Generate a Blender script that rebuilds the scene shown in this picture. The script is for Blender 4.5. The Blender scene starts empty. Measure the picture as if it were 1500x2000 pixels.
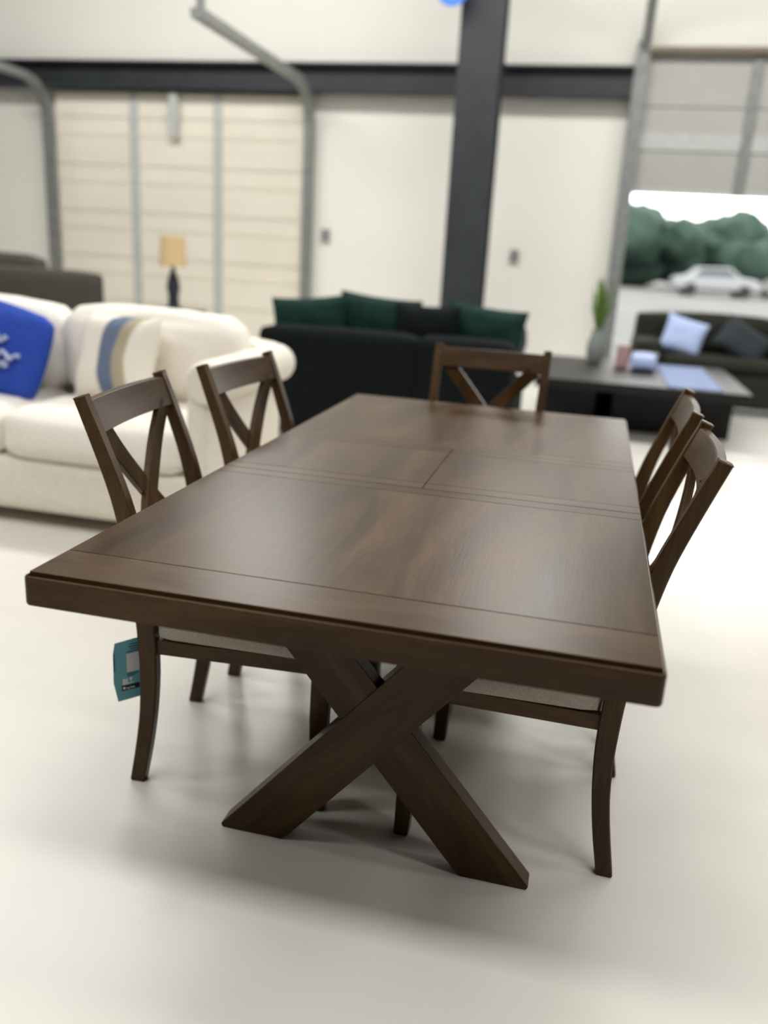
import bpy, bmesh, math, random
from mathutils import Vector, Matrix, noise

random.seed(7)
SC = bpy.context.scene
COL = SC.collection
PI = math.pi

# ------------------------------------------------------------------ camera
CAM = Vector((0.36486, -1.19162, 1.32519))
RIGHT = Vector((0.97013362, 0.23605995, 0.05582521))
DOWN = Vector((0.12113624, -0.27207686, -0.95462044))
FWD = Vector((-0.21015891, 0.93287185, -0.29254633))
cam_data = bpy.data.cameras.new('camera')
cam = bpy.data.objects.new('camera', cam_data)
COL.objects.link(cam)
cam_data.sensor_fit = 'VERTICAL'
cam_data.sensor_height = 36.0
cam_data.lens = 36.0 * 1670.72 / 2000.0
cam_data.clip_start = 0.05
cam_data.clip_end = 400
m = Matrix((RIGHT, -DOWN, -FWD)).transposed().to_4x4()
m.translation = CAM
cam.matrix_world = m
cam_data.dof.use_dof = True
cam_data.dof.focus_distance = 1.75
cam_data.dof.aperture_fstop = 1.45
SC.camera = cam

# ------------------------------------------------------------------ world, lights, exposure
SC.view_settings.view_transform = 'Standard'
SC.view_settings.look = 'None'
SC.view_settings.gamma = 1.0
SC.view_settings.use_curve_mapping = False
SC.view_settings.exposure = 0.0
SC.cycles.use_denoising = True
SC.cycles.max_bounces = 10
SC.cycles.diffuse_bounces = 6
SC.cycles.caustics_reflective = False
SC.cycles.caustics_refractive = False

world = bpy.data.worlds.new('overcast_sky')
SC.world = world
world.use_nodes = True
bg = world.node_tree.nodes['Background']
bg.inputs[0].default_value = (1.0, 0.985, 0.96, 1)
bg.inputs[1].default_value = 5.0


def area_light(name, loc, target, size, size_y, power, color=(1.0, 0.98, 0.94)):
    d = bpy.data.lights.new(name, 'AREA')
    d.shape = 'RECTANGLE'
    d.size, d.size_y = size, size_y
    d.energy = power
    d.color = color
    o = bpy.data.objects.new(name, d)
    COL.objects.link(o)
    o.location = loc
    v = (Vector(target) - Vector(loc)).normalized()
    o.rotation_euler = v.to_track_quat('-Z', 'Y').to_euler()
    return o


# rows of warehouse ceiling lamps
for x in (-4.6, -1.4, 1.8, 5.0):
    area_light('ceiling_lamp_light', (x, -1.5, 5.7), (x, -1.5, 0), 2.2, 0.7, 100)
for x in (-6.0, -2.4, 1.2, 4.8):
    area_light('ceiling_lamp_light', (x, 0.9, 5.7), (x, 0.9, 0), 2.2, 0.7, 45)
# the long row that lights the end wall
area_light('end_row_light', (-2.4, 5.0, 5.7), (-2.4, 6.0, 0), 9.0, 0.9, 450)
area_light('end_row_light', (5.2, 5.0, 5.7), (5.2, 6.0, 0), 5.0, 0.9, 205)
# added lamps in the two made-up high windows, for the tabletop highlights
for x in (-3.7, -0.05):
    area_light('window_daylight', (x, 8.86, 4.63), (x, 0.0, 2.6), 1.4, 0.9, 52)

# ------------------------------------------------------------------ materials


def mat(name, color, rough=0.6, metal=0.0, coat=0.0, spec=0.5):
    mt = bpy.data.materials.new(name)
    mt.use_nodes = True
    b = mt.node_tree.nodes['Principled BSDF']
    b.inputs['Base Color'].default_value = (*color, 1)
    b.inputs['Roughness'].default_value = rough
    b.inputs['Metallic'].default_value = metal
    b.inputs['Coat Weight'].default_value = coat
    b.inputs['Specular IOR Level'].default_value = spec
    return mt


def noisy(name, c1, c2, scale=6.0, rough=0.6, metal=0.0, bump=0.0, bscale=None, stretch=(1, 1, 1), rough2=None, spec=0.5):
    mt = mat(name, c1, rough, metal, spec=spec)
    nt = mt.node_tree
    b = nt.nodes['Principled BSDF']
    tc = nt.nodes.new('ShaderNodeTexCoord')
    mp = nt.nodes.new('ShaderNodeMapping')
    mp.inputs['Scale'].default_value = stretch
    nt.links.new(tc.outputs['Object'], mp.inputs['Vector'])
    n = nt.nodes.new('ShaderNodeTexNoise')
    n.inputs['Scale'].default_value = scale
    n.inputs['Detail'].default_value = 5
    nt.links.new(mp.outputs[0], n.inputs['Vector'])
    r = nt.nodes.new('ShaderNodeValToRGB')
    r.color_ramp.elements[0].position = 0.3
    r.color_ramp.elements[1].position = 0.7
    r.color_ramp.elements[0].color = (*c1, 1)
    r.color_ramp.elements[1].color = (*c2, 1)
    nt.links.new(n.outputs['Fac'], r.inputs[0])
    nt.links.new(r.outputs[0], b.inputs['Base Color'])
    if rough2 is not None:
        mr = nt.nodes.new('ShaderNodeMapRange')
        mr.inputs['To Min'].default_value = rough
        mr.inputs['To Max'].default_value = rough2
        nt.links.new(n.outputs['Fac'], mr.inputs['Value'])
        nt.links.new(mr.outputs[0], b.inputs['Roughness'])
    if bump:
        n2 = nt.nodes.new('ShaderNodeTexNoise')
        n2.inputs['Scale'].default_value = bscale or scale * 8
        n2.inputs['Detail'].default_value = 3
        nt.links.new(mp.outputs[0], n2.inputs['Vector'])
        bp = nt.nodes.new('ShaderNodeBump')
        bp.inputs['Strength'].default_value = bump
        bp.inputs['Distance'].default_value = 0.004
        nt.links.new(n2.outputs['Fac'], bp.inputs['Height'])
        nt.links.new(bp.outputs[0], b.inputs['Normal'])
    return mt


def wood(name, rot, cols, rough=(0.26, 0.36), shift=(0, 0, 0), spec=0.17):
    """Stained wood whose grain runs along object X after the rotation rot."""
    mt = bpy.data.materials.new(name)
    mt.use_nodes = True
    nt = mt.node_tree
    b = nt.nodes['Principled BSDF']
    tc = nt.nodes.new('ShaderNodeTexCoord')
    vr = nt.nodes.new('ShaderNodeVectorRotate')
    vr.rotation_type = 'EULER_XYZ'
    vr.inputs['Rotation'].default_value = rot
    nt.links.new(tc.outputs['Object'], vr.inputs['Vector'])
    mp = nt.nodes.new('ShaderNodeMapping')
    mp.inputs['Location'].default_value = shift
    mp.inputs['Scale'].default_value = (0.16, 1, 1)
    nt.links.new(vr.outputs[0], mp.inputs['Vector'])
    big = nt.nodes.new('ShaderNodeTexNoise')
    big.inputs['Scale'].default_value = 7.5
    big.inputs['Detail'].default_value = 6
    big.inputs['Roughness'].default_value = 0.62
    big.inputs['Distortion'].default_value = 1.1
    nt.links.new(mp.outputs[0], big.inputs['Vector'])
    mp2 = nt.nodes.new('ShaderNodeMapping')
    mp2.inputs['Scale'].default_value = (0.06, 1, 1)
    nt.links.new(vr.outputs[0], mp2.inputs['Vector'])
    fine = nt.nodes.new('ShaderNodeTexNoise')
    fine.inputs['Scale'].default_value = 240
    fine.inputs['Detail'].default_value = 3
    nt.links.new(mp2.outputs[0], fine.inputs['Vector'])
    ramp = nt.nodes.new('ShaderNodeValToRGB')
    e = ramp.color_ramp.elements
    e[0].position, e[1].position = 0.30, 0.70
    e[0].color = (*cols[0], 1)
    e[1].color = (*cols[2], 1)
    k = e.new(0.5)
    k.color = (*cols[1], 1)
    nt.links.new(big.outputs['Fac'], ramp.inputs[0])
    mix = nt.nodes.new('ShaderNodeMix')
    mix.data_type = 'RGBA'
    mix.blend_type = 'MULTIPLY'
    mix.inputs[0].default_value = 0.5
    r2 = nt.nodes.new('ShaderNodeValToRGB')
    r2.color_ramp.elements[0].position = 0.35
    r2.color_ramp.elements[0].color = (0.55, 0.52, 0.5, 1)
    r2.color_ramp.elements[1].position = 0.6
    nt.links.new(fine.outputs['Fac'], r2.inputs[0])
    nt.links.new(ramp.outputs[0], mix.inputs[6])
    nt.links.new(r2.outputs[0], mix.inputs[7])
    nt.links.new(mix.outputs[2], b.inputs['Base Color'])
    mr = nt.nodes.new('ShaderNodeMapRange')
    mr.inputs['To Min'].default_value = rough[0]
    mr.inputs['To Max'].default_value = rough[1]
    nt.links.new(big.outputs['Fac'], mr.inputs['Value'])
    nt.links.new(mr.outputs[0], b.inputs['Roughness'])
    bp = nt.nodes.new('ShaderNodeBump')
    bp.inputs['Strength'].default_value = 0.06
    bp.inputs['Distance'].default_value = 0.002
    nt.links.new(fine.outputs['Fac'], bp.inputs['Height'])
    nt.links.new(bp.outputs[0], b.inputs['Normal'])
    b.inputs['Specular IOR Level'].default_value = spec
    return mt


WC = ((0.026, 0.0125, 0.0045), (0.055, 0.0285, 0.0105), (0.092, 0.0505, 0.0200))
W_X = wood('walnut_grain_across', (0, 0, 0), WC)
W_Y = wood('walnut_grain_along', (0, 0, PI / 2), WC, shift=(0.3, 2.1, 0))
W_Z = wood('walnut_grain_upright', (0, PI / 2, 0), WC, shift=(1.3, 0.4, 0))
W_A = wood('walnut_grain_rising', (0, math.atan(1.18), 0), WC, shift=(2, 1, 0))
W_B = wood('walnut_grain_falling', (0, -math.atan(1.18), 0), WC, shift=(4, 3, 0))

M = dict(
    fabric=noisy('oatmeal_fabric', (0.30, 0.27, 0.23), (0.42, 0.38, 0.33), 240, 0.9, bump=0.5, bscale=500, spec=0.2),
    floor=noisy('polished_concrete', (0.62, 0.60, 0.55), (0.74, 0.72, 0.67), 0.9, 0.24, rough2=0.36, spec=0.5),
    wall=noisy('white_wall_paint', (0.81, 0.80, 0.74), (0.86, 0.85, 0.79), 0.7, 0.65),
    dim=noisy('charcoal_wall_paint', (0.035, 0.035, 0.035), (0.05, 0.05, 0.05), 0.7, 0.7),
    ceil=noisy('grey_roof_deck', (0.13, 0.13, 0.13), (0.17, 0.17, 0.165), 0.8, 0.85),
    steel=noisy('dark_painted_steel', (0.018, 0.022, 0.027), (0.028, 0.033, 0.038), 5, 0.45),
    galv=noisy('galvanised_steel', (0.20, 0.215, 0.21), (0.29, 0.30, 0.29), 12, 0.45, metal=0.3),
    pale_galv=noisy('pale_galvanised_steel', (0.44, 0.46, 0.45), (0.52, 0.54, 0.52), 12, 0.5),
    door=noisy('cream_door_paint', (0.76, 0.71, 0.61), (0.82, 0.77, 0.67), 1.5, 0.55),
    door_grey=noisy('grey_door_paint', (0.38, 0.375, 0.355), (0.44, 0.435, 0.41), 1.5, 0.55),
    tan=noisy('tan_paint', (0.17, 0.14, 0.10), (0.22, 0.18, 0.13), 4, 0.6),
    cream=noisy('cream_upholstery', (0.72, 0.67, 0.57), (0.80, 0.75, 0.66), 60, 0.9, bump=0.25, spec=0.2),
    cream2=noisy('cream_cushion_fabric', (0.78, 0.74, 0.66), (0.84, 0.80, 0.73), 60, 0.9, bump=0.25, spec=0.2),
    char=noisy('charcoal_upholstery', (0.0045, 0.006, 0.007), (0.009, 0.0115, 0.013), 60, 0.9, bump=0.25, spec=0.08),
    green=noisy('dark_green_velvet', (0.005, 0.021, 0.016), (0.009, 0.034, 0.026), 20, 0.75, spec=0.1),
    grey_sofa=noisy('grey_brown_upholstery', (0.055, 0.050, 0.042), (0.075, 0.068, 0.058), 50, 0.9, bump=0.2, spec=0.2),
    olive=noisy('dark_olive_upholstery', (0.018, 0.019, 0.014), (0.027, 0.028, 0.021), 50, 0.9, bump=0.2, spec=0.2),
    slate=noisy('slate_fabric', (0.03, 0.036, 0.042), (0.045, 0.053, 0.06), 50, 0.9, spec=0.2),
    black=noisy('black_lacquer', (0.006, 0.006, 0.006), (0.010, 0.010, 0.010), 8, 0.45, spec=0.3),
    dark_wood=noisy('espresso_wood', (0.015, 0.011, 0.009), (0.03, 0.023, 0.018), 10, 0.4, stretch=(1, 8, 8)),
    shade=noisy('tan_linen', (0.56, 0.40, 0.21), (0.64, 0.47, 0.27), 90, 0.9),
    blue=noisy('royal_blue_fabric', (0.020, 0.060, 0.36), (0.028, 0.075, 0.42), 40, 0.8, spec=0.2),
    bluesign=mat('blue_sign_enamel', (0.05, 0.20, 0.72), 0.4),
    palemark=mat('pale_blue_print', (0.42, 0.48, 0.66), 0.8),
    paleblue=noisy('pale_blue_cloth', (0.42, 0.52, 0.80), (0.48, 0.58, 0.85), 30, 0.75, spec=0.2),  # colour of the padded box; also paints the sky reflection by the coffee table
    pink=mat('dusty_pink_card', (0.42, 0.26, 0.24), 0.7),
    celadon=mat('celadon_glaze', (0.36, 0.38, 0.33), 0.3),
    leaf=noisy('leaf_green', (0.07, 0.15, 0.02), (0.16, 0.26, 0.05), 14, 0.5),
    vase=mat('grey_glass_vase', (0.22, 0.24, 0.23), 0.2),
    tag=noisy('teal_card', (0.12, 0.34, 0.42), (0.14, 0.38, 0.46), 6, 0.5),
    tagdark=mat('dark_print', (0.006, 0.03, 0.04), 0.6),
    tagwhite=mat('white_print', (0.80, 0.82, 0.80), 0.6),
    taggrey=mat('pale_label_print', (0.6, 0.61, 0.61), 0.6),
    badge=mat('black_badge_print', (0.008, 0.010, 0.016), 0.5),
    rubber=mat('black_rubber', (0.006, 0.006, 0.006), 0.5),
    pave=noisy('asphalt_paving', (0.055, 0.058, 0.055), (0.085, 0.088, 0.083), 0.5, 0.9),
    tree=noisy('tree_leaves', (0.014, 0.031, 0.023), (0.031, 0.057, 0.043), 1.2, 0.8, spec=0.2),
    bark=noisy('tree_bark', (0.05, 0.04, 0.03), (0.09, 0.07, 0.05), 6, 0.9),
    glass=mat('dark_car_glass', (0.02, 0.03, 0.04), 0.08),
    tyre=mat('tyre_rubber', (0.01, 0.01, 0.01), 0.8),
    switch=mat('grey_plastic', (0.30, 0.30, 0.30), 0.5),
)

# pillow: white with a curved navy and ochre band (a print on the cloth, in object space)
pm = mat('white_pillow_with_arc', (0.78, 0.74, 0.66), 0.9, spec=0.2)
nt = pm.node_tree
tc = nt.nodes.new('ShaderNodeTexCoord')
vs = nt.nodes.new('ShaderNodeVectorMath'); vs.operation = 'SUBTRACT'
vs.inputs[1].default_value = (0.42, 0, 0.02)
ml = nt.nodes.new('ShaderNodeVectorMath'); ml.operation = 'MULTIPLY'
ml.inputs[1].default_value = (1, 0, 1)
ln = nt.nodes.new('ShaderNodeVectorMath'); ln.operation = 'LENGTH'
rp = nt.nodes.new('ShaderNodeValToRGB')
rp.color_ramp.interpolation = 'LINEAR'
els = rp.color_ramp.elements
els[0].position, els[0].color = 0.0, (0.78, 0.74, 0.66, 1)
els[1].position, els[1].color = 1.0, (0.78, 0.74, 0.66, 1)
for pos, c in ((0.30, (0.78, 0.74, 0.66, 1)), (0.315, (0.42, 0.36, 0.24, 1)), (0.37, (0.36, 0.32, 0.24, 1)), (0.38, (0.13, 0.17, 0.25, 1)), (0.46, (0.13, 0.17, 0.25, 1)), (0.475, (0.78, 0.74, 0.66, 1))):
    k = els.new(pos); k.color = c
nt.links.new(tc.outputs['Object'], vs.inputs[0]); nt.links.new(vs.outputs[0], ml.inputs[0])
nt.links.new(ml.outputs[0], ln.inputs[0]); nt.links.new(ln.outputs['Value'], rp.inputs[0])
nt.links.new(rp.outputs[0], nt.nodes['Principled BSDF'].inputs['Base Color'])
M['arc'] = pm

# ------------------------------------------------------------------ helpers


def finish(name, bm, material, parent=None, loc=None, smooth=40):
    bmesh.ops.recalc_face_normals(bm, faces=bm.faces[:])
    me = bpy.data.meshes.new(name)
    bm.to_mesh(me)
    bm.free()
    mats = material if isinstance(material, (list, tuple)) else [material]
    for q in mats:
        me.materials.append(q)
    if smooth:
        me.polygons.foreach_set('use_smooth', [True] * len(me.polygons))
        me.set_sharp_from_angle(angle=math.radians(smooth))
    o = bpy.data.objects.new(name, me)
    COL.objects.link(o)
    if smooth and smooth <= 40:
        wn = o.modifiers.new('weighted_normals', 'WEIGHTED_NORMAL')   # keeps flat faces flat beside their rounded edges
        wn.keep_sharp = True
        wn.weight = 90
    if parent is not None:
        o.parent = parent
    if loc is not None:
        o.location = loc
    return o


def tag(o, label=None, cat=None, group=None, kind=None):
    if label: o['label'] = label
    if cat: o['category'] = cat
    if group: o['group'] = group
    if kind: o['kind'] = kind
    return o


def thing(name, label, cat, loc=(0, 0, 0), rz=0.0, group=None):
    o = bpy.data.objects.new(name, None)
    o.empty_display_size = 0.1
    COL.objects.link(o)
    o.location = loc
    o.rotation_euler = (0, 0, rz)
    return tag(o, label, cat, group)


def copy_tree(o, parent=None):
    c = o.copy()
    COL.objects.link(c)
    if parent is not None:
        c.parent = parent
    for ch in list(o.children):
        copy_tree(ch, c)
    return c


def bevel_all(bm, r, seg=2, angle=30):
    es = [e for e in bm.edges if len(e.link_faces) == 2 and e.calc_face_angle(0) > math.radians(angle)]
    if es and r > 0:
        bmesh.ops.bevel(bm, geom=es, offset=r, segments=seg, profile=0.5, affect='EDGES', clamp_overlap=True)


def box(lo, hi, r=0.0, seg=2, bm=None):
    """A box with rounded edges, added to bm."""
    b = bmesh.new()
    bmesh.ops.create_cube(b, size=1.0)
    for v in b.verts:
        v.co = Vector([(lo[i] + hi[i]) / 2 + v.co[i] * (hi[i] - lo[i]) for i in range(3)])
    bevel_all(b, r, seg)
    return merge(bm, b)


def merge(bm, b):
    if bm is None:
        return b
    me = bpy.data.meshes.new('tmp')
    b.to_mesh(me)
    b.free()
    bm.from_mesh(me)
    bpy.data.meshes.remove(me)
    return bm


def prism(pts, axis, a, b, r=0.0, seg=2, bm=None):
    """Extrude a 2-D outline along axis ('x': pts are (y,z); 'y': (x,z); 'z': (x,y)) from a to b."""
    q = bmesh.new()

    def p3(p, t):
        return {'x': (t, p[0], p[1]), 'y': (p[0], t, p[1]), 'z': (p[0], p[1], t)}[axis]
    va = [q.verts.new(p3(p, a)) for p in pts]
    vb = [q.verts.new(p3(p, b)) for p in pts]
    q.faces.new(va)
    q.faces.new(vb[::-1])
    n = len(pts)
    for i in range(n):
        q.faces.new((va[i], vb[i], vb[(i + 1) % n], va[(i + 1) % n]))
    bmesh.ops.recalc_face_normals(q, faces=q.faces[:])
    bevel_all(q, r, seg, 35)
    return merge(bm, q)


def loft(sections, bm=None, caps=True):
    """Skin through equal-length closed rings of points."""
    q = bmesh.new()
    rings = [[q.verts.new(p) for p in s] for s in sections]
    n = len(rings[0])
    for i in range(len(rings) - 1):
        for j in range(n):
            q.faces.new((rings[i][j], rings[i][(j + 1) % n], rings[i + 1][(j + 1) % n], rings[i + 1][j]))
    if caps:
        q.faces.new(rings[0])
        q.faces.new(rings[-1][::-1])
    bmesh.ops.recalc_face_normals(q, faces=q.faces[:])
    return merge(bm, q)


def tube(path, r, n=10, bm=None):
    secs = []
    for i, p in enumerate(path):
        p = Vector(p)
        d = (Vector(path[min(i + 1, len(path) - 1)]) - Vector(path[max(i - 1, 0)])).normalized()
        up = Vector((0, 0, 1)) if abs(d.z) < 0.9 else Vector((1, 0, 0))
        s = d.cross(up).normalized()
        t = s.cross(d)
        rr = r[i] if isinstance(r, (list, tuple)) else r
        secs.append([p + rr * (math.cos(2 * PI * k / n) * s + math.sin(2 * PI * k / n) * t) for k in range(n)])
    return loft(secs, bm)


def lathe(prof, c=(0, 0, 0), n=28, bm=None):
    secs = [[(c[0] + r * math.cos(2 * PI * k / n), c[1] + r * math.sin(2 * PI * k / n), c[2] + z) for k in range(n)] for r, z in prof]
    return loft(secs, bm)


def soft(lo, hi, r=0.05, puff=0.02, cuts=7, bm=None, seed=0, wob=0.0):
    """A stuffed upholstery block: a rounded box with slightly crowned sides."""
    q = bmesh.new()
    bmesh.ops.create_cube(q, size=2.0)
    bmesh.ops.subdivide_edges(q, edges=q.edges[:], cuts=cuts, use_grid_fill=True)
    h = Vector([(hi[i] - lo[i]) / 2 for i in range(3)])
    c = Vector([(hi[i] + lo[i]) / 2 for i in range(3)])
    r = min(r, min(h) * 0.95)
    for v in q.verts:
        u = Vector(v.co)
        # push the grid lines towards the edges so that the rounding is smooth
        u = Vector([math.copysign(abs(a) ** 0.75, a) for a in u])
        p = Vector([u[i] * h[i] for i in range(3)])
        core = Vector([max(-(h[i] - r), min(h[i] - r, p[i])) for i in range(3)])
        d = p - core
        if d.length > 1e-6:
            p = core + d.normalized() * r
        w = [(1 - u[i] ** 2) for i in range(3)]
        for i in range(3):
            j, k = (i + 1) % 3, (i + 2) % 3
            p[i] += math.copysign(puff * w[j] * w[k], u[i]) if abs(u[i]) > 0.5 else 0
        if wob:
            p += noise.noise_vector(p * 4 + Vector((seed, seed, 0))) * wob
        v.co = c + p
    return merge(bm, q)


def pillow_bm(w, h, t, n=14, seed=0):
    """A throw pillow standing in the XZ plane, thin at its seams, pinched at the corners."""
    q = bmesh.new()
    grid = {}
    for s in (1, -1):
        for i in range(n + 1):
            for j in range(n + 1):
                a, b = 2 * i / n - 1, 2 * j / n - 1
                edge = i in (0, n) or j in (0, n)
                if edge and s == -1:
                    grid[s, i, j] = grid[1, i, j]
                    continue
                k = 1 - 0.07 * (1 - b * b) * abs(a) ** 3
                l = 1 - 0.07 * (1 - a * a) * abs(b) ** 3
                th = t / 2 * ((1 - a ** 4) * (1 - b ** 4)) ** 0.6
                th *= 1 + 0.15 * noise.noise(Vector((a * 2 + seed, b * 2, s)))
                grid[s, i, j] = q.verts.new((a * w / 2 * k, s * th, b * h / 2 * l))
    for s in (1, -1):
        for i in range(n):
            for j in range(n):
                f = [grid[s, i, j], grid[s, i + 1, j], grid[s, i + 1, j + 1], grid[s, i, j + 1]]
                q.faces.new(f if s == 1 else f[::-1])
    return q


def text_mesh(body, size, name, material, parent, mtx, bold=0.0, sx=1.0):
    c = bpy.data.curves.new('tmp_text', 'FONT')
    c.body = body
    c.size = size
    c.extrude = 0.0002
    c.offset = bold
    c.align_x = 'LEFT'
    o = bpy.data.objects.new('tmp_text', c)
    COL.objects.link(o)
    dg = bpy.context.evaluated_depsgraph_get()
    me = bpy.data.meshes.new_from_object(o.evaluated_get(dg))
    bpy.data.objects.remove(o)
    me.name = name
    me.materials.clear()
    me.materials.append(material)
    for v in me.vertices:
        v.co = mtx @ Vector((v.co.x * sx, v.co.y, v.co.z))
    r = bpy.data.objects.new(name, me)
    COL.objects.link(r)
    r.parent = parent
    return r


def structure(o, label, cat):
    return tag(o, label, cat, kind='structure')


# ------------------------------------------------------------------ the hall
XL, XR, YF, YB, ZC = -9.5, 9.0, -6.0, 8.9, 6.0
OX0, OX1, OZ = 0.55, 3.05, 3.40           # opening of the dock door on the right

structure(finish('floor', box((XL - .2, YF - .2, -0.12), (XR + .2, YB + .2, 0)), M['floor']), 'pale polished concrete floor of the showroom', 'floor')
structure(finish('ceiling', box((XL - .2, YF - .2, ZC), (XR + .2, YB + .2, ZC + 0.15)), M['ceil']), 'grey metal roof deck high above the showroom', 'ceiling')
WZ0, WZ1 = 4.12, 5.15                      # added clerestory openings above the beam, made for the tabletop highlights
ADDED_WINS = ((-4.5, -2.9), (-0.85, 0.75))
wb = box((XL - .2, YB, 0), (OX0, YB + 0.2, OZ))
box((OX1, YB, 0), (XR + .2, YB + 0.2, OZ), bm=wb)
box((XL - .2, YB, OZ), (XR + .2, YB + 0.2, WZ0), bm=wb)
box((XL - .2, YB, WZ1), (XR + .2, YB + 0.2, ZC), bm=wb)
for a, b in ((XL - .2, ADDED_WINS[0][0]), (ADDED_WINS[0][1], ADDED_WINS[1][0]), (ADDED_WINS[1][1], XR + .2)):
    box((a, YB, WZ0), (b, YB + 0.2, WZ1), bm=wb)
structure(finish('wall_back', wb, M['wall']), 'white end wall with the two sectional doors', 'wall')
for k, (a, b) in enumerate(ADDED_WINS):
    fr = bpy.data.objects.new('window_%d' % (k + 1), None)  # made-up window out of view, added for the highlights on the tabletop
    COL.objects.link(fr)
    fr.location = ((a + b) / 2, YB + 0.1, WZ0)
    structure(fr, 'high window in the end wall above the %s' % ('cream sectional door' if k == 0 else 'stretch of wall beside the column'), 'window')
    WL = (-(a + b) / 2, -YB - 0.1, -WZ0)
    q = None
    for lo, hi in (((a, WZ0), (a + .05, WZ1)), ((b - .05, WZ0), (b, WZ1)), ((a, WZ0), (b, WZ0 + .05)), ((a, WZ1 - .05), (b, WZ1)), (((a + b) / 2 - .025, WZ0), ((a + b) / 2 + .025, WZ1))):
        q = box((lo[0], YB + 0.06, lo[1]), (hi[0], YB + 0.14, hi[1]), bm=q)
    finish('window_frame', q, M['pale_galv'], fr, WL)
structure(finish('wall_left', box((XL - .2, YF, 0), (XL, YB, ZC)), M['dim']), 'dark side wall far beyond the pale sofa', 'wall')
structure(finish('wall_right', box((XR, YF, 0), (XR + .2, YB, ZC)), M['dim']), 'dark side wall of the showroom', 'wall')
structure(finish('wall_front', box((XL - .2, YF - .2, 0), (XR + .2, YF, ZC)), M['dim']), 'dark wall behind the viewer', 'wall')

# the dark steel girt across the end wall: an I section
bb = box((-9.4, 8.66, 3.215), (0.46, 8.9, 3.24), 0.003)
box((-9.4, 8.66, 2.955), (0.46, 8.9, 2.985), 0.003, bm=bb)
box((-9.4, 8.77, 2.98), (0.46, 8.79, 3.22), bm=bb)
structure(finish('beam', bb, M['steel']), 'dark steel beam running level across the white end wall', 'beam')

# the dark steel column: H section with its base plate
pb = box((-1.155, 7.55, 0), (-0.755, 7.575, ZC), 0.002)
box((-1.155, 7.875, 0), (-0.755, 7.90, ZC), 0.002, bm=pb)
box((-0.965, 7.57, 0), (-0.945, 7.88, ZC), bm=pb)
box((-1.25, 7.45, 0), (-0.65, 8.0, 0.025), 0.003, bm=pb)
structure(finish('column', pb, M['steel']), 'dark steel column standing behind the green cushioned sofa', 'column')


def sect_door(name, x0, x1, z0, z1, y, panel_mat, stile_mat, strut_mat, stiles, struts, label, sec=0.53):
    root = bpy.data.objects.new(name, None)
    COL.objects.link(root)
    root.location = ((x0 + x1) / 2, y, 0)
    structure(root, label, 'door')
    L = (-(x0 + x1) / 2, -y, 0)
    z = z0
    while z < z1 - 0.05:
        h = min(sec, z1 - z)
        finish('door_panel', box((x0, y - 0.045, z + 0.004), (x1, y - 0.005, z + h - 0.004), 0.006), panel_mat, root, L)
        z += h
    finish('backing', box((x0, y - 0.012, z0 + 0.004), (x1, y - 0.002, z1)), panel_mat, root, L)
    for x in stiles:
        finish('stile', box((x - 0.055, y - 0.065, z0), (x + 0.055, y - 0.04, z1), 0.004), stile_mat, root, L)
    for zz, hh in struts:
        finish('strut', box((x0, y - 0.056, zz), (x1, y - 0.04, zz + hh), 0.004), strut_mat, root, L)
    return root, L


d1, L1 = sect_door('door_1', -6.25, -3.08, 0.0, 2.93, 8.88, M['door'], M['pale_galv'], M['door'], (-5.2, -4.13), ((0.86, 0.06), (1.39, 0.06), (1.92, 0.06), (2.45, 0.06)), 'closed cream sectional door behind the lamp')
for x in (-6.33, -3.0):
    # the guide track climbs the jamb, curves and runs on level under the ceiling
    path = [(x, 8.79, z) for z in (0, 0.7, 1.4, 2.1, 2.6)]
    for k in range(1, 7):
        a = k / 6 * PI / 2
        path.append((x, 8.79 - 0.42 * (1 - math.cos(a)), 2.6 + 0.42 * math.sin(a)))
    path += [(x, 7.4, 3.03), (x, 5.9, 3.05)]
    secs = []
    for i, p in enumerate(path):
        p = Vector(p)
        d = (Vector(path[min(i + 1, len(path) - 1)]) - Vector(path[max(i - 1, 0)])).normalized()
        n_ = Vector((0, d.z, -d.y))
        s = Vector((1, 0, 0))
        secs.append([p + s * 0.055 + n_ * 0.035, p - s * 0.055 + n_ * 0.035, p - s * 0.055 - n_ * 0.035, p + s * 0.055 - n_ * 0.035])
    finish('track', loft(secs), M['galv'], d1, L1)
finish('hanger', box((-3.03, 5.95, 3.08), (-2.97, 6.0, ZC), 0.003), M['galv'], d1, L1)
finish('hanger', box((-6.36, 7.35, 3.06), (-6.30, 7.4, ZC), 0.003), M['galv'], d1, L1)
finish('opener_arm', box((-4.71, 8.74, 2.44), (-4.6, 8.79, 2.92), 0.004), M['pale_galv'], d1, L1)

d2, L2 = sect_door('door_2', OX0 - 0.03, OX1 + 0.03, 2.05, 3.42, 8.885, M['door_grey'], M['galv'], M['pale_galv'], (1.66, 2.6), ((2.475, 0.17), (2.05, 0.05)), 'half raised grey sectional door with trees showing below', sec=0.42)
for x in (OX0 - 0.02, OX1 + 0.02):
    finish('track', box((x - 0.07, 8.74, 0), (x + 0.07, 8.84, 3.36), 0.004), M['galv'], d2, L2)
finish('torsion_tube', tube([(OX0 + 0.05, 8.78, 3.40), (OX1 + 0.1, 8.78, 3.40)], 0.04, 14), M['tan'], d2, L2)
hb = box((0.47, 8.79, 3.3), (0.57, 8.89, 3.5), 0.004)
finish('bracket', hb, M['galv'], d2, L2)
tp = [(OX0, 8.78, 3.45), (OX0 - 0.0, 8.6, 3.75), (OX0, 8.0, 4.3), (OX0, 7.0, 4.6)]
finish('track', tube(tp, 0.05, 8), M['galv'], d2, L2)

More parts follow.
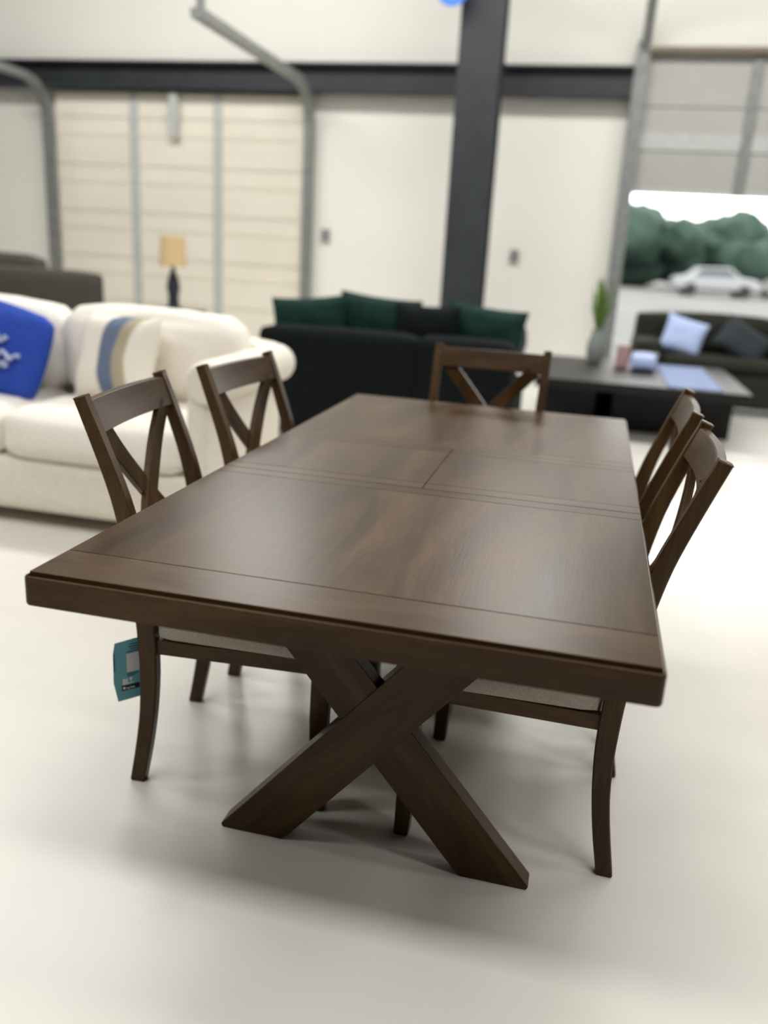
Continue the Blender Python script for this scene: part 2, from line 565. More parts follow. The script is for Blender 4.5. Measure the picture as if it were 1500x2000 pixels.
for px, pz, lab in ((-2.80, 1.45, 'small grey switch box on white wall beside the cream door'), (-0.58, 1.34, 'small grey switch box on white wall to the right of column')):
    o = thing('switch_box', lab, 'switch', (px, 8.9, pz))
    finish('casing', box((-0.05, -0.04, -0.07), (0.05, 0, 0.07), 0.006), M['switch'], o)
    finish('toggle', box((-0.012, -0.055, -0.02), (0.012, -0.038, 0.02), 0.004), M['black'], o)

# blue hanging sign by the column
o = thing('hanging_sign', 'blue rounded sign hanging beside the dark column', 'sign', (-1.22, 7.4, 3.62))
finish('sign_board', prism([(0.16 * math.cos(t), 0.16 * math.sin(t)) for t in [PI + k * PI / 10 for k in range(11)]] + [(0.16, 0.45), (-0.16, 0.45)], 'y', -0.012, 0.012, 0.003), M['bluesign'], o)
for s in (-0.12, 0.12):
    finish('wire', tube([(s, 0, 0.44), (s, 0, ZC - 3.62)], 0.004, 6), M['galv'], o)

# ------------------------------------------------------------------ outdoors beyond the raised door
structure(finish('pavement', box((-60, YB + 0.2, -0.25), (90, 140, -0.05)), M['pave']), 'pale car park paving outside the raised door', 'pavement')


def tree(x, y, h, w, lab, seed):
    o = thing('tree', lab, 'tree', (x, y, -0.05), group='trees beyond the car park')
    finish('trunk', tube([(0, 0, 0), (0.05, 0, h * 0.25), (-0.05, 0.05, h * 0.55)], [0.28, 0.2, 0.12], 9), M['bark'], o)
    bm = None
    rnd = random.Random(seed)
    for k in range(14):
        a = rnd.uniform(0, 2 * PI)
        rr = rnd.uniform(0, 0.95) * w / 2
        cz = h * rnd.uniform(0.34, 0.82)
        rad = w * rnd.uniform(0.18, 0.28)
        if k == 0:
            rr, cz, rad = 0, h * 0.78, h * 0.22
        q = bmesh.new()
        bmesh.ops.create_icosphere(q, subdivisions=3, radius=1.0)
        c = Vector((rr * math.cos(a), rr * math.sin(a), max(cz, rad * 0.75)))
        for v in q.verts:
            n_ = 1 + 0.22 * noise.noise(v.co * 2.2 + Vector((seed, k, 0))) + 0.12 * noise.noise(v.co * 6 + Vector((k, seed, 0)))
            v.co = c + Vector((v.co.x * rad, v.co.y * rad, v.co.z * rad * 0.85)) * n_
        bm = merge(bm, q)
    finish('crown', bm, M['tree'], o, smooth=60)


labs = ['bushy green tree against the left jamb of the raised door', 'second green tree from the left in the row past the car park', 'third green tree from the left in the row past the car park',
        'fourth green tree from the left in the row past the car park', 'fifth green tree from left past the car park, near the gap of sky', 'green tree to the right of the gap of sky']
for i, (x, y, h, w) in enumerate(((2.6, 60, 5.6, 8.0), (7.6, 62, 5.5, 8.0), (12.4, 60, 5.0, 7.6), (17.0, 62, 4.9, 7.2), (20.8, 60, 3.6, 4.5), (26.0, 62, 5.6, 8.0))):
    tree(x, y, h * 0.8, w, labs[i], i * 11 + 3)


def car(x, y, rz, colour, lab, name):
    o = thing('car', lab, 'car', (x, y, -0.05), rz, group='cars parked outside')
    paint = mat(name, colour, 0.3, coat=0.5)
    prof = [(-2.1, 0.35), (-2.15, 0.75), (-1.95, 0.95), (-1.45, 1.0), (-0.95, 1.42), (0.5, 1.46), (1.05, 1.02), (1.9, 0.9), (2.12, 0.65), (2.1, 0.35)]
    finish('body', prism(prof, 'y', -0.85, 0.85, 0.07, 3), paint, o)
    gl = prism([(-1.3, 1.02), (-0.9, 1.37), (0.42, 1.4), (0.88, 1.04)], 'y', -0.862, 0.862, 0.01)
    finish('window', gl, M['glass'], o)
    for wx in (-1.35, 1.3):
        for s in (-1, 1):
            w = bmesh.new()
            bmesh.ops.create_cone(w, cap_ends=True, segments=24, radius1=0.33, radius2=0.33, depth=0.2, matrix=Matrix.Translation((wx, s * 0.78, 0.33)) @ Matrix.Rotation(PI / 2, 4, 'X'))
            bevel_all(w, 0.03)
            finish('wheel', w, M['tyre'], o)


car(6.2, 47, 0.1, (0.20, 0.21, 0.22), 'silver car outside, first from the left door jamb', 'silver_paint')
car(12.6, 48, PI / 2, (0.12, 0.13, 0.16), 'grey blue car outside, parked end-on between the pale cars', 'grey_blue_paint')
car(10.0, 48.5, PI / 2 + .05, (0.30, 0.30, 0.30), 'white car outside, parked end-on beside the silver one', 'white_paint')
car(15.6, 48, PI / 2 + 0.3, (0.27, 0.26, 0.26), 'off-white car outside, last towards the picture edge', 'off_white_paint')

# ------------------------------------------------------------------ dining table
HW, TL, TZ = 0.5335, 2.1526, 0.762
table = thing('dining_table', 'large dark walnut trestle dining table with extension leaf and crossed legs', 'table', (0, TL / 2, 0))
TO = (0, -TL / 2, 0)


def rrect(x0, x1, y0, y1, r, z, n=5):
    pts = []
    for cx, cy, a0 in ((x1 - r, y1 - r, 0), (x0 + r, y1 - r, PI / 2), (x0 + r, y0 + r, PI), (x1 - r, y0 + r, 1.5 * PI)):
        for k in range(n + 1):
            a = a0 + k / n * PI / 2
            pts.append((cx + r * math.cos(a), cy + r * math.sin(a), z))
    return pts


R0 = 0.012
secs = [rrect(-HW + .004, HW - .004, .004, TL - .004, R0, 0.702),
        rrect(-HW + .001, HW - .001, .001, TL - .001, R0, 0.7035),
        rrect(-HW, HW, 0, TL, R0, 0.707),
        rrect(-HW, HW, 0, TL, R0, 0.7525),
        rrect(-HW + .001, HW - .001, .001, TL - .001, R0, 0.7555),
        rrect(-HW + .0035, HW - .0035, .0035, TL - .0035, R0, 0.757),
        rrect(-HW + .0055, HW - .0055, .0055, TL - .0055, 0.006, 0.7565),
        rrect(-HW + .0060, HW - .0060, .0060, TL - .0060, 0.006, 0.742)]
finish('apron', loft(secs), W_X, table, TO)
BX = 0.5268


def board(name, x0, x1, y0, y1, m_, r=0.0006):
    return finish(name, box((x0, y0, 0.7425), (x1, y1, TZ), r, 2), m_, table, TO)


board('breadboard_end', -BX, BX, 0.0140, 0.1302, W_X)
board('tabletop_panel', -BX, BX, 0.1326, 0.7862, W_Y)
board('cross_band', -BX, BX, 0.7884, 0.8380, W_X)
board('extension_leaf', -BX, -0.0012, 0.8955, 1.2730, W_Y)
board('extension_leaf', 0.0012, BX, 0.8955, 1.2730, W_Y)
for a, b in ((-BX, -0.0012), (0.0012, BX)):
    board('cross_band', a, b, 0.8412, 0.8934, W_X)
    board('cross_band', a, b, 1.2752, 1.3220, W_X)
board('cross_band', -BX, BX, 1.3248, 1.3738, W_X)
board('tabletop_panel', -BX, BX, 1.3760, 2.0232, W_Y)
board('breadboard_end', -BX, BX, 2.0255, TL - 0.0065, W_X)

for y0 in (0.405, TL - 0.405 - 0.052):
    # rising beam in front, falling beam let into it
    lo, hi = 0.0, 0.702
    A = [(-0.349, 0.0), (-0.192, 0.0), (0.400, 0.702), (0.243, 0.702)]
    B = [(0.221, 0.0), (0.381, 0.0), (-0.222, 0.702), (-0.375, 0.702)]
    A = [(-0.343, 0.0), (-0.196, 0.0), (-0.188, 0.004), (0.400, 0.702), (0.243, 0.702), (-0.346, 0.009)]
    B = [(0.226, 0.0), (0.373, 0.0), (0.377, 0.009), (-0.222, 0.702), (-0.375, 0.702), (0.214, 0.008)]
    finish('trestle_beam', prism(A, 'y', y0, y0 + 0.052, 0.0025, 2), W_A, table, TO)
    finish('trestle_beam', prism(B, 'y', y0 + 0.0025, y0 + 0.0495, 0.0025, 2), W_B, table, TO)
    finish('cleat', box((-0.40, y0 - 0.0, 0.672), (0.40, y0 + 0.11, 0.703), 0.003), W_X, table, TO)

# ------------------------------------------------------------------ dining chairs
# post profile: z, front edge, back edge in the chair's own depth (negative is behind the sitter)
PROFILE = [(0.0, -0.2250, -0.2620), (0.10, -0.2050, -0.2440), (0.20, -0.1905, -0.2300), (0.30, -0.1830, -0.2260), (0.40, -0.1840, -0.2300),
           (0.47, -0.1890, -0.2350), (0.56, -0.1990, -0.2450), (0.676, -0.2220, -0.2660), (0.755, -0.2440, -0.2830), (0.848, -0.2790, -0.3140),
           (0.92, -0.3065, -0.3395), (0.976, -0.3300, -0.3600)]


def lerp_profile(z):
    for (z0, f0, b0), (z1, f1, b1) in zip(PROFILE, PROFILE[1:]):
        if z <= z1:
            t = (z - z0) / (z1 - z0)
            return f0 + (f1 - f0) * t, b0 + (b1 - b0) * t
    return PROFILE[-1][1:]


def smooth_profile(z):
    """The profile with its corners eased."""
    s = [(lerp_profile(max(0, min(0.976, z + d)))) for d in (-0.05, -0.025, 0, 0.025, 0.05)]
    w = (0.1, 0.2, 0.4, 0.2, 0.1)
    if z < 0.05 or z > 0.92:
        return lerp_profile(z)
    return sum(a[0] * q for a, q in zip(s, w)), sum(a[1] * q for a, q in zip(s, w))


def half_width(z):
    if z < 0.45:
        return 0.2190 + 0.003 * z / 0.45
    return 0.2220 + 0.0104 * (z - 0.45) / 0.53


def rect_ring(x0, x1, y0, y1, z0f, z0b, c=0.003):
    """Rectangle with cut corners; z may differ between front (y1) and back (y0)."""
    pts = [(x0 + c, y0), (x1 - c, y0), (x1, y0 + c), (x1, y1 - c), (x1 - c, y1), (x0 + c, y1), (x0, y1 - c), (x0, y0 + c)]
    return [(x, y, z0b + (z0f - z0b) * (y - y0) / (y1 - y0)) for x, y in pts]


TH = 0.031


def make_chair():
    ch = thing('dining_chair', 'x', 'chair', group='dining chairs around the walnut table')
    for s in (-1, 1):
        secs = []
        zs = [0.0, 0.004] + [0.03 * k for k in range(1, 32)] + [0.945, 0.960, 0.970]
        for z in zs:
            f, b = smooth_profile(z)
            hw = half_width(z)
            xo, xi = s * hw, s * (hw - TH)
            x0, x1 = min(xo, xi), max(xo, xi)
            c = 0.003
            if z == 0.0:
                x0 += .002; x1 -= .002; f -= .002; b += .002
            secs.append(rect_ring(x0, x1, b, f, z, z, c))
        f, b = lerp_profile(0.976)
        hw = half_width(0.976)
        xo, xi = s * hw, s * (hw - TH)
        x0, x1 = min(xo, xi), max(xo, xi)
        secs.append(rect_ring(x0, x1, b, f, 0.980, 0.971, 0.003))
        secs.append(rect_ring(x0 + .003, x1 - .003, b + .003, f - .003, 0.983, 0.974, 0.003))
        finish('leg', loft(secs), W_Z, ch, smooth=35)
    for s in (-1, 1):
        secs = []
        for z in (0.0, 0.004, 0.12, 0.25, 0.34, 0.38, 0.43):
            hw = 0.0175 + 0.006 * min(1, z / 0.36)
            ins = 0.002 if z == 0 else 0
            cx = s * (0.2185 + 0.0 * z)
            cy = 0.23 - 0.008 * (1 - abs(z - 0.2) / 0.23)
            secs.append(rect_ring(cx - hw + ins, cx + hw - ins, cy - hw + ins, cy + hw - ins, z, z, 0.003))
        finish('leg', loft(secs), W_Z, ch, smooth=35)
    # seat rails
    for s in (-1, 1):
        q = prism([(s * 0.2205, 0.235), (s * 0.2005, 0.235), (s * 0.192, -0.20), (s * 0.212, -0.20)], 'z', 0.360, 0.398, 0.002)
        finish('seat_rail', q, W_Y, ch)
    finish('seat_rail', box((-0.20, 0.222, 0.360), (0.20, 0.244, 0.398), 0.002), W_X, ch)
    finish('seat_rail', box((-0.195, -0.222, 0.360), (0.195, -0.200, 0.398), 0.002), W_X, ch)
    # upholstered seat
    q = soft((-0.5, -0.5, 0.397), (0.5, 0.5, 0.458), 0.022, 0.010, 9)
    for v in q.verts:
        t = v.co.y + 0.5
        v.co.x *= 2 * (0.2145 + (0.240 - 0.2145) * t)
        v.co.y = -0.181 + t * (0.268 + 0.181)
    # soften the side radius after the stretch
    finish('seat_cushion', q, M['fabric'], ch, smooth=60)

    # curved back: top rail, two crossed slats, low rail
    def bow(x):
        return -0.016 * (1 - (x / 0.215) ** 2)

    def back_y(z):
        f, b = smooth_profile(z)
        return (f + b) / 2

    secs = []
    n = 20
    for i in range(n + 1):
        x = -0.205 + 0.41 * i / n
        ring = []
        zt, zb, th = 0.966, 0.893, 0.0105
        for z, d in ((zb, -th + .002), (zb, th - .002), (zb + .002, th), (zt - .003, th), (zt, th - .003), (zt, -th + .003), (zt - .003, -th), (zb + .002, -th)):
            ring.append((x, back_y(z) + 0.004 + bow(x) + d, z))
        secs.append(ring)
    finish('top_rail', loft(secs), W_X, ch, smooth=35)
    secs = []
    for i in range(n + 1):
        x = -0.20 + 0.40 * i / n
        ring = []
        zt, zb, th = 0.545, 0.505, 0.0095
        for z, d in ((zb, -th), (zb, th), (zt, th), (zt, -th)):
            ring.append((x, back_y(z) + bow(x) * 0.75 + d, z))
        secs.append(ring)
    finish('low_rail', loft(secs), W_X, ch, smooth=35)
    for s in (-1, 1):
        secs = []
        for i in range(n + 1):
            t = i / n
            z = 0.525 + (0.905 - 0.525) * t
            x = s * (-0.162 + 0.336 * t)
            dx, dz = s * 0.336, 0.38
            l = math.hypot(dx, dz)
            nx, nz = -dz / l, dx / l
            hwid = 0.0258
            ring = []
            th = 0.008
            off = -0.0035 if s > 0 else 0.0035
            for a, d in ((-1, -th), (-1, th - .002), (-0.92, th), (0.92, th), (1, th - .002), (1, -th)):
                px, pz = x + nx * hwid * a, z + nz * hwid * a
                pz = max(0.507, min(0.915, pz))
                sag = -0.032 * max(0.0, 1 - ((pz - 0.715) / (0.19 if pz > 0.715 else 0.165)) ** 2)
                ring.append((px, back_y(pz) - 0.003 + sag + d + off, pz))
            secs.append(ring)
        finish('back_slat', loft(secs), W_Z, ch, smooth=35)
    return ch


chair0 = make_chair()
poses = [
    ((-0.3962, 0.7429), -1.4822, 'brown X-back dining chair with the teal card hanging at its rear leg'),
    ((-0.3563, 1.2958), -1.6452, 'brown X-back dining chair standing before the rolled arm of cream sofa'),
    ((0.3045, 0.7311), 1.5366, 'brown X-back dining chair with a small black loop under its top rail'),
    ((0.3145, 1.2966), 1.5240, 'brown X-back dining chair partly hidden behind the chair with black loop'),
    ((-0.0134, 1.9230), 3.1240, 'brown X-back dining chair at the far head of table, facing viewer'),
]
chairs = []
for i, ((x, y), a, lab) in enumerate(poses):
    c = chair0 if i == 0 else copy_tree(chair0)
    c.location = (x, y, 0)
    c.rotation_euler = (0, 0, a)
    c['label'] = lab
    chairs.append(c)
# the black loop on one chair only
lp = [(0.016 * math.cos(t) * 0.55, 0, 0.030 * math.sin(t)) for t in [k * 2 * PI / 16 for k in range(17)]]
lo_ = tube([(-0.12 + p[0], -0.318, 0.886 + p[2]) for p in lp], 0.003, 8)
finish('tag_loop', lo_, M['rubber'], chairs[2])['label'] = 'small black plastic loop'

# ------------------------------------------------------------------ teal hang card on the chair leg
TCX, TCY, TCZ = -0.628, 0.552, 0.0
card = thing('hang_card', 'teal folded hang card with white lettering, behind a chair rear leg', 'tag', (TCX, TCY, 0.30), math.radians(50))
cw, chh = 0.118, 0.168
top = [(-0.062, 0.076), (0.040, 0.083), (0.040, -0.081), (-0.058, -0.084), (-0.068, -0.03), (-0.067, 0.05)]
finish('front_leaf', prism([(x, z) for x, z in top], 'y', -0.0006, 0.0, 0.0), M['tag'], card, smooth=0)
bk = finish('back_leaf', box((-0.045, 0.006, -0.076), (0.054, 0.0067, 0.073)), M['slate'], card)
finish('fold', box((-0.0665, -0.0009, 0.0), (-0.0635, -0.0003, 0.048)), M['tagdark'], card)
finish('string', tube([(0.0, 0.005, 0.078), (0.012, 0.004, 0.115), (0.030, -0.01, 0.135)], 0.0012, 6), M['rubber'], card)
F = Matrix.Rotation(PI / 2, 4, 'X')


def on_card(x, z, rot=0.0):
    return Matrix.Translation((x, -0.0010, z)) @ F @ Matrix.Rotation(rot, 4, 'Z')


text_mesh('BILT.', 0.0215, 'lettering', M['tagwhite'], card, on_card(-0.046, -0.0405), 0.0006, 0.62)
bd = prism([(-0.048, -0.057), (-0.003, -0.057), (-0.003, -0.043), (-0.048, -0.043)], 'y', -0.0012, -0.0006)
finish('badge', bd, M['badge'], card, smooth=0)
text_mesh('App Store', 0.0068, 'lettering', M['tagwhite'], card, Matrix.Translation((0, -0.0006, 0)) @ on_card(-0.0365, -0.0535), 0.0001, 0.75)
ic = bmesh.new()
bmesh.ops.create_circle(ic, cap_ends=True, segments=16, radius=0.0034, matrix=Matrix.Translation((-0.0422, -0.0014, -0.050)) @ F)
finish('emblem', ic, M['tagwhite'], card, smooth=0)
finish('label_panel', box((-0.034, -0.0010, -0.009), (0.022, -0.0006, 0.041)), M['taggrey'], card, smooth=0)
for k, (x0, w) in enumerate(((-0.034, 0.05), (-0.024, 0.035), (-0.028, 0.042), (-0.024, 0.03), (-0.034, 0.03), (-0.034, 0.022))):
    z0 = 0.045 + k * 0.0065 if k < 4 else -0.0145 - (k - 4) * 0.0050
    finish('fine_print', box((x0, -0.0010, z0), (x0 + w, -0.0006, z0 + 0.0022)), M['tagdark'], card, smooth=0)

# ------------------------------------------------------------------ cream sofa on the left
sofa = thing('cream_sofa', 'cream upholstered sofa with rolled arm behind the left dining chairs', 'sofa', (-2.05, 2.6, 0))
SO = (2.05, -2.6, 0)
finish('base', soft((-3.25, 2.13, 0.07), (-1.16, 3.0, 0.33), 0.03, 0.006, 8), M['cream'], sofa, SO)
for x0, x1 in ((-3.08, -2.20), (-2.19, -1.29)):
    finish('seat_cushion', soft((x0, 2.10, 0.32), (x1, 2.78, 0.545), 0.07, 0.022, 9), M['cream2'], sofa, SO)
finish('backrest', soft((-3.2, 2.80, 0.25), (-1.18, 3.06, 0.86), 0.06, 0.01, 8), M['cream'], sofa, SO)
for i, (x0, x1) in enumerate(((-3.10, -2.22), (-2.20, -1.28))):
    q = soft((x0, 2.62, 0.54), (x1, 2.90, 0.965), 0.10, 0.03, 9, seed=i * 3, wob=0.012)
    finish('back_cushion', q, M['cream2'], sofa, SO)
for ax in (-3.2, -1.22):
    q = soft((ax - 0.06, 2.12, 0.08), (ax + 0.06, 3.0, 0.72), 0.04, 0.008, 7)
    finish('arm', q, M['cream'], sofa, SO)
    rr = 0.095
    path = [(ax + 0.04, 2.10, 0.745), (ax + 0.04, 2.112, 0.745), (ax + 0.04, 2.13, 0.745), (ax + 0.04, 2.5, 0.745), (ax + 0.04, 2.98, 0.745), (ax + 0.04, 3.01, 0.745)]
    finish('arm_roll', tube(path, [rr * 0.8, rr * 0.95, rr, rr, rr, rr * 0.9], 20), M['cream'], sofa, SO)
for fx in (-3.15, -1.22):
    for fy in (2.2, 2.92):
        finish('foot', box((fx - 0.03, fy - 0.03, 0), (fx + 0.03, fy + 0.03, 0.08), 0.005), M['dark_wood'], sofa, SO)

o = finish('throw_pillow', pillow_bm(0.46, 0.44, 0.17, seed=2), M['arc'], loc=(-1.80, 2.49, 0.76))
o.rotation_euler = (math.radians(-16), 0, math.radians(-14))
tag(o, 'white throw pillow with navy and ochre arc on cream sofa', 'pillow')
o = thing('blue_pillow', 'royal blue printed throw pillow at the left of cream sofa', 'pillow', (-2.49, 2.47, 0.765))
o.rotation_euler = (math.radians(-16), math.radians(11), 0)
finish('cover', soft((-0.34, -0.06, -0.20), (0.30, 0.06, 0.215), 0.05, 0.02, 8), M['blue'], o)
# pale brushed print, too soft to read
for k, (px, pz, w_) in enumerate(((0.03, 0.055, 0.22), (0.08, -0.01, 0.30), (0.05, -0.06, 0.26))):
    pts = [(px + w_ * (t / 14 - 0.5), -0.094 + 0.012 * abs(t / 14 - .5), pz + 0.018 * math.sin(t * 1.9 + k)) for t in range(15)]
    finish('print', tube(pts, [0.011 + 0.004 * math.sin(t * 2.3) for t in range(15)], 6), M['palemark'], o)

# ------------------------------------------------------------------ grey sofa far left, lamp and its table
gs = thing('grey_sofa', 'grey brown sofa far behind the cream sofa', 'sofa', (-5.2, 6.3, 0))
GO = (5.2, -6.3, 0)
finish('base', soft((-6.4, 5.85, 0.08), (-4.0, 6.75, 0.42), 0.04, 0.006), M['grey_sofa'], gs, GO)
finish('backrest', soft((-6.4, 5.85, 0.35), (-4.03, 6.12, 0.985), 0.06, 0.008), M['grey_sofa'], gs, GO)
finish('back_cushion', soft((-6.2, 6.1, 0.45), (-4.75, 6.36, 1.09), 0.09, 0.02), M['grey_sofa'], gs, GO)
finish('arm', soft((-4.22, 5.87, 0.1), (-4.0, 6.75, 0.66), 0.05, 0.008), M['grey_sofa'], gs, GO)
for fx in (-6.3, -4.12):
    for fy in (5.95, 6.65):
        finish('foot', box((fx - 0.03, fy - 0.03, 0), (fx + 0.03, fy + 0.03, 0.09), 0.004), M['dark_wood'], gs, GO)

st = thing('side_table', 'dark wooden side table carrying the tan lamp', 'table', (-3.42, 6.0, 0))
finish('tabletop', box((-0.34, -0.25, 0.675), (0.34, 0.25, 0.705), 0.006), M['dark_wood'], st)
for sx in (-1, 1):
    for sy in (-1, 1):
        finish('leg', box((sx * 0.30 - 0.025, sy * 0.21 - 0.025, 0), (sx * 0.30 + 0.025, sy * 0.21 + 0.025, 0.68), 0.004), M['dark_wood'], st)
finish('shelf', box((-0.3, -0.21, 0.2), (0.3, 0.21, 0.22), 0.004), M['dark_wood'], st)
lm = thing('table_lamp', 'table lamp with tan drum shade and dark turned base', 'lamp', (-3.29, 6.0, 0.705))
finish('base', lathe([(0.0005, 0.0), (0.085, 0.0), (0.085, 0.02), (0.05, 0.035), (0.045, 0.12), (0.06, 0.2), (0.045, 0.28), (0.02, 0.34), (0.012, 0.42), (0.0005, 0.42)]), M['slate'], lm)
finish('lamp_shade', lathe([(0.112, 0.38), (0.120, 0.38), (0.104, 0.63), (0.097, 0.63), (0.104, 0.5), (0.111, 0.385)]), M['shade'], lm)

# ------------------------------------------------------------------ charcoal sofa with green cushions
cs = thing('charcoal_sofa', 'charcoal sectional sofa with its back to the dining table', 'sofa', (-0.95, 4.9, 0))
CO = (0.95, -4.9, 0)
finish('base', soft((-1.80, 4.32, 0.07), (-0.10, 5.3, 0.42), 0.04, 0.006), M['char'], cs, CO)
finish('backrest', soft((-1.82, 4.30, 0.3), (-0.72, 4.56, 0.80), 0.06, 0.01), M['char'], cs, CO)
finish('backrest', soft((-0.74, 4.30, 0.3), (-0.10, 4.56, 0.80), 0.06, 0.01), M['char'], cs, CO)
finish('arm', soft((-1.84, 4.34, 0.1), (-1.62, 5.28, 0.50), 0.05, 0.008), M['char'], cs, CO)
finish('arm', soft((-0.30, 4.34, 0.1), (-0.08, 5.28, 0.50), 0.05, 0.008), M['char'], cs, CO)
finish('seat_cushion', soft((-1.62, 4.5, 0.40), (-0.30, 5.28, 0.52), 0.05, 0.01), M['char'], cs, CO)
for fx in (-1.72, -0.2):
    for fy in (4.42, 5.2):
        finish('foot', box((fx - 0.03, fy - 0.03, 0), (fx + 0.03, fy + 0.03, 0.08), 0.004), M['dark_wood'], cs, CO)
gl = [(-1.58, 4.70, 0.76, 0.56, -6, 'green', 'dark green velvet cushion at the left end of charcoal sofa'),
      (-1.12, 4.83, 0.79, 0.60, 4, 'green', 'dark green velvet cushion left of the charcoal one on sofa'),
      (-0.74, 4.69, 0.76, 0.46, 0, 'char', 'charcoal cushion between the green ones on the sofa'),
      (-0.36, 4.82, 0.77, 0.56, 5, 'green', 'dark green velvet cushion at the right end of charcoal sofa')]
for x, y, z, w, r, mm, lab in gl:
    o = finish('cushion', pillow_bm(w, 0.46, 0.16, seed=x), M[mm], loc=(x, y, z))
    o.rotation_euler = (math.radians(-8), math.radians(r), 0)
    tag(o, lab, 'cushion', group='cushions along the charcoal sofa')
o = finish('cushion', pillow_bm(0.36, 0.34, 0.14, seed=9), M['slate'], loc=(-0.17, 4.95, 0.74))
o.rotation_euler = (0, math.radians(12), math.radians(75))
tag(o, 'small slate grey cushion on the right arm of charcoal sofa', 'cushion', group='cushions along the charcoal sofa')

# ------------------------------------------------------------------ right side: coffee table, its things, olive sofa
ct = thing('coffee_table', 'large low black lacquer coffee table behind the dining table', 'table', (0.77, 6.5, 0))
CTO = (-0.77, -6.5, 0)
CZ = 0.45
finish('tabletop', box((-0.02, 5.58, CZ - 0.07), (1.58, 7.30, CZ), 0.006), M['black'], ct, CTO)
finish('base', box((0.02, 6.1, 0), (0.46, 7.2, CZ - 0.07), 0.006), M['black'], ct, CTO)
finish('base', box((0.60, 6.1, 0), (1.54, 7.2, CZ - 0.07), 0.006), M['black'], ct, CTO)
finish('back_panel', box((0.46, 7.0, 0), (0.60, 7.03, CZ - 0.07)), M['black'], ct, CTO)

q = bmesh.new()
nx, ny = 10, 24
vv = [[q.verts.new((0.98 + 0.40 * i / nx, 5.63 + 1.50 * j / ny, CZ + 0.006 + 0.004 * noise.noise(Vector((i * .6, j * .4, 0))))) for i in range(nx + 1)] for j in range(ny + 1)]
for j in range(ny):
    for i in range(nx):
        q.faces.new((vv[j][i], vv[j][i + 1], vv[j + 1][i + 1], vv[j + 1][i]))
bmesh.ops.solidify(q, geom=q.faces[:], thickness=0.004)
o = finish('table_runner', q, M['paleblue'])  # sky reflection in the black tabletop, put in as a pale sheet
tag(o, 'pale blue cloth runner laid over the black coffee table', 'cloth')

pl = thing('potted_plant', 'tall green leafy plant in a grey vase on coffee table', 'plant', (0.42, 6.95, CZ))
finish('vase', lathe([(0.0005, 0), (0.06, 0), (0.085, 0.08), (0.08, 0.18), (0.05, 0.26), (0.055, 0.30), (0.045, 0.30), (0.04, 0.2), (0.0005, 0.1)]), M['vase'], pl)
bm = None
rnd = random.Random(4)
for k in range(34):
    a = rnd.uniform(0, 2 * PI)
    hh = rnd.uniform(0.30, 0.74)
    out = rnd.uniform(0.02, 0.13)
    b0 = Vector((0, 0, 0.27))
    tip = Vector((out * math.cos(a), out * math.sin(a), 0.27 + hh * 0.68))
    side = Vector((-math.sin(a), math.cos(a), 0))
    qb = bmesh.new()
    prev = None
    for t in range(7):
        u = t / 6
        p = b0.lerp(tip, u) + Vector((math.cos(a), math.sin(a), 0)) * 0.03 * math.sin(u * PI) * (1 if k % 2 else -1)
        w = 0.020 * math.sin(min(1, u * 1.02 + 0.06) * PI) ** 0.7 + 0.001
        e = Vector((math.cos(a), math.sin(a), 0)) * 0.004
        cur = [qb.verts.new(p - side * w), qb.verts.new(p + e), qb.verts.new(p + side * w)]
        if prev:
            qb.faces.new((prev[0], prev[1], cur[1], cur[0]))
            qb.faces.new((prev[1], prev[2], cur[2], cur[1]))
        prev = cur
    bm = merge(bm, qb)
finish('foliage', bm, M['leaf'], pl, smooth=60)
tag(finish('card_box', box((0.60, 6.72, CZ), (0.71, 6.80, CZ + 0.19), 0.004), M['pink']), 'dusty pink box beside the vase on coffee table', 'box')
tag(finish('blue_box', soft((0.725, 6.5, CZ + 0.011), (0.93, 6.69, CZ + 0.14), 0.03, 0.01), M['paleblue']), 'pale blue padded box beside the dusty pink box', 'box')
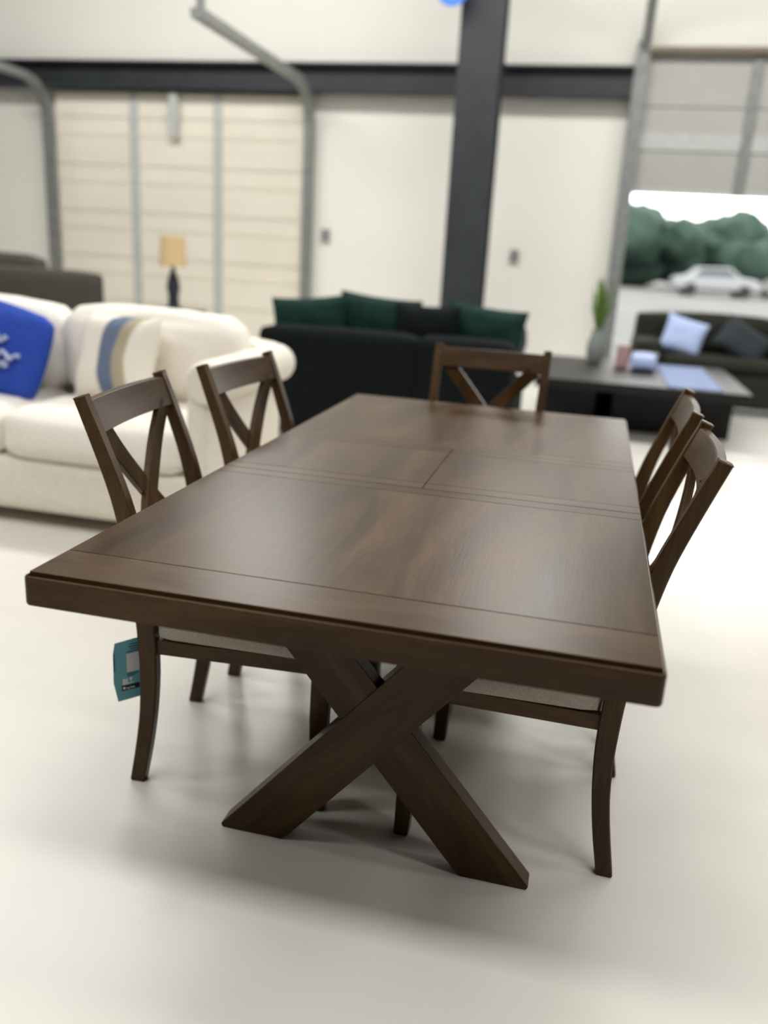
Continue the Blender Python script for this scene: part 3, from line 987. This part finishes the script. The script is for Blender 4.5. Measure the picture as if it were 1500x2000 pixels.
o = thing('bowl', 'celadon bowl beside the pale blue box on coffee table', 'bowl', (1.06 - 0.22 + 0.02, 6.92, CZ))
finish('dish', lathe([(0.0005, 0.0), (0.06, 0.0), (0.065, 0.015), (0.10, 0.06), (0.115, 0.12), (0.108, 0.12), (0.09, 0.06), (0.05, 0.025), (0.0005, 0.022)]), M['celadon'], o)

os_ = thing('olive_sofa', 'dark olive sofa in front of the raised door', 'sofa', (2.1, 8.0, 0))
OO = (-2.1, -8.0, 0)
finish('base', soft((0.80, 7.48, 0.06), (3.4, 8.45, 0.40), 0.04, 0.006), M['olive'], os_, OO)
finish('backrest', soft((0.80, 8.10, 0.3), (3.4, 8.48, 0.875), 0.07, 0.008), M['olive'], os_, OO)
for x0, x1 in ((1.06, 2.10), (2.11, 3.15)):
    finish('seat_cushion', soft((x0, 7.46, 0.39), (x1, 8.12, 0.52), 0.05, 0.012), M['olive'], os_, OO)
    finish('back_cushion', soft((x0, 7.98, 0.5), (x1, 8.2, 0.89), 0.08, 0.02), M['olive'], os_, OO)
for x0, x1 in ((0.78, 1.05), (3.16, 3.42)):
    finish('arm', soft((x0, 7.47, 0.08), (x1, 8.46, 0.64), 0.06, 0.008), M['olive'], os_, OO)
for fx in (0.9, 3.3):
    for fy in (7.56, 8.38):
        finish('foot', box((fx - 0.03, fy - 0.03, 0), (fx + 0.03, fy + 0.03, 0.07), 0.004), M['dark_wood'], os_, OO)
o = finish('throw_pillow', pillow_bm(0.52, 0.34, 0.15, seed=5), M['slate'], loc=(1.80, 7.80, 0.66))
o.rotation_euler = (math.radians(-16), math.radians(30), 0)
tag(o, 'slate grey throw pillow tilted on the dark olive sofa', 'pillow')

o = finish('throw_pillow', pillow_bm(0.40, 0.36, 0.13, seed=8), M['paleblue'], loc=(1.24, 7.78, 0.68))  # added pillow shape, carries the painted sky reflection on past the table
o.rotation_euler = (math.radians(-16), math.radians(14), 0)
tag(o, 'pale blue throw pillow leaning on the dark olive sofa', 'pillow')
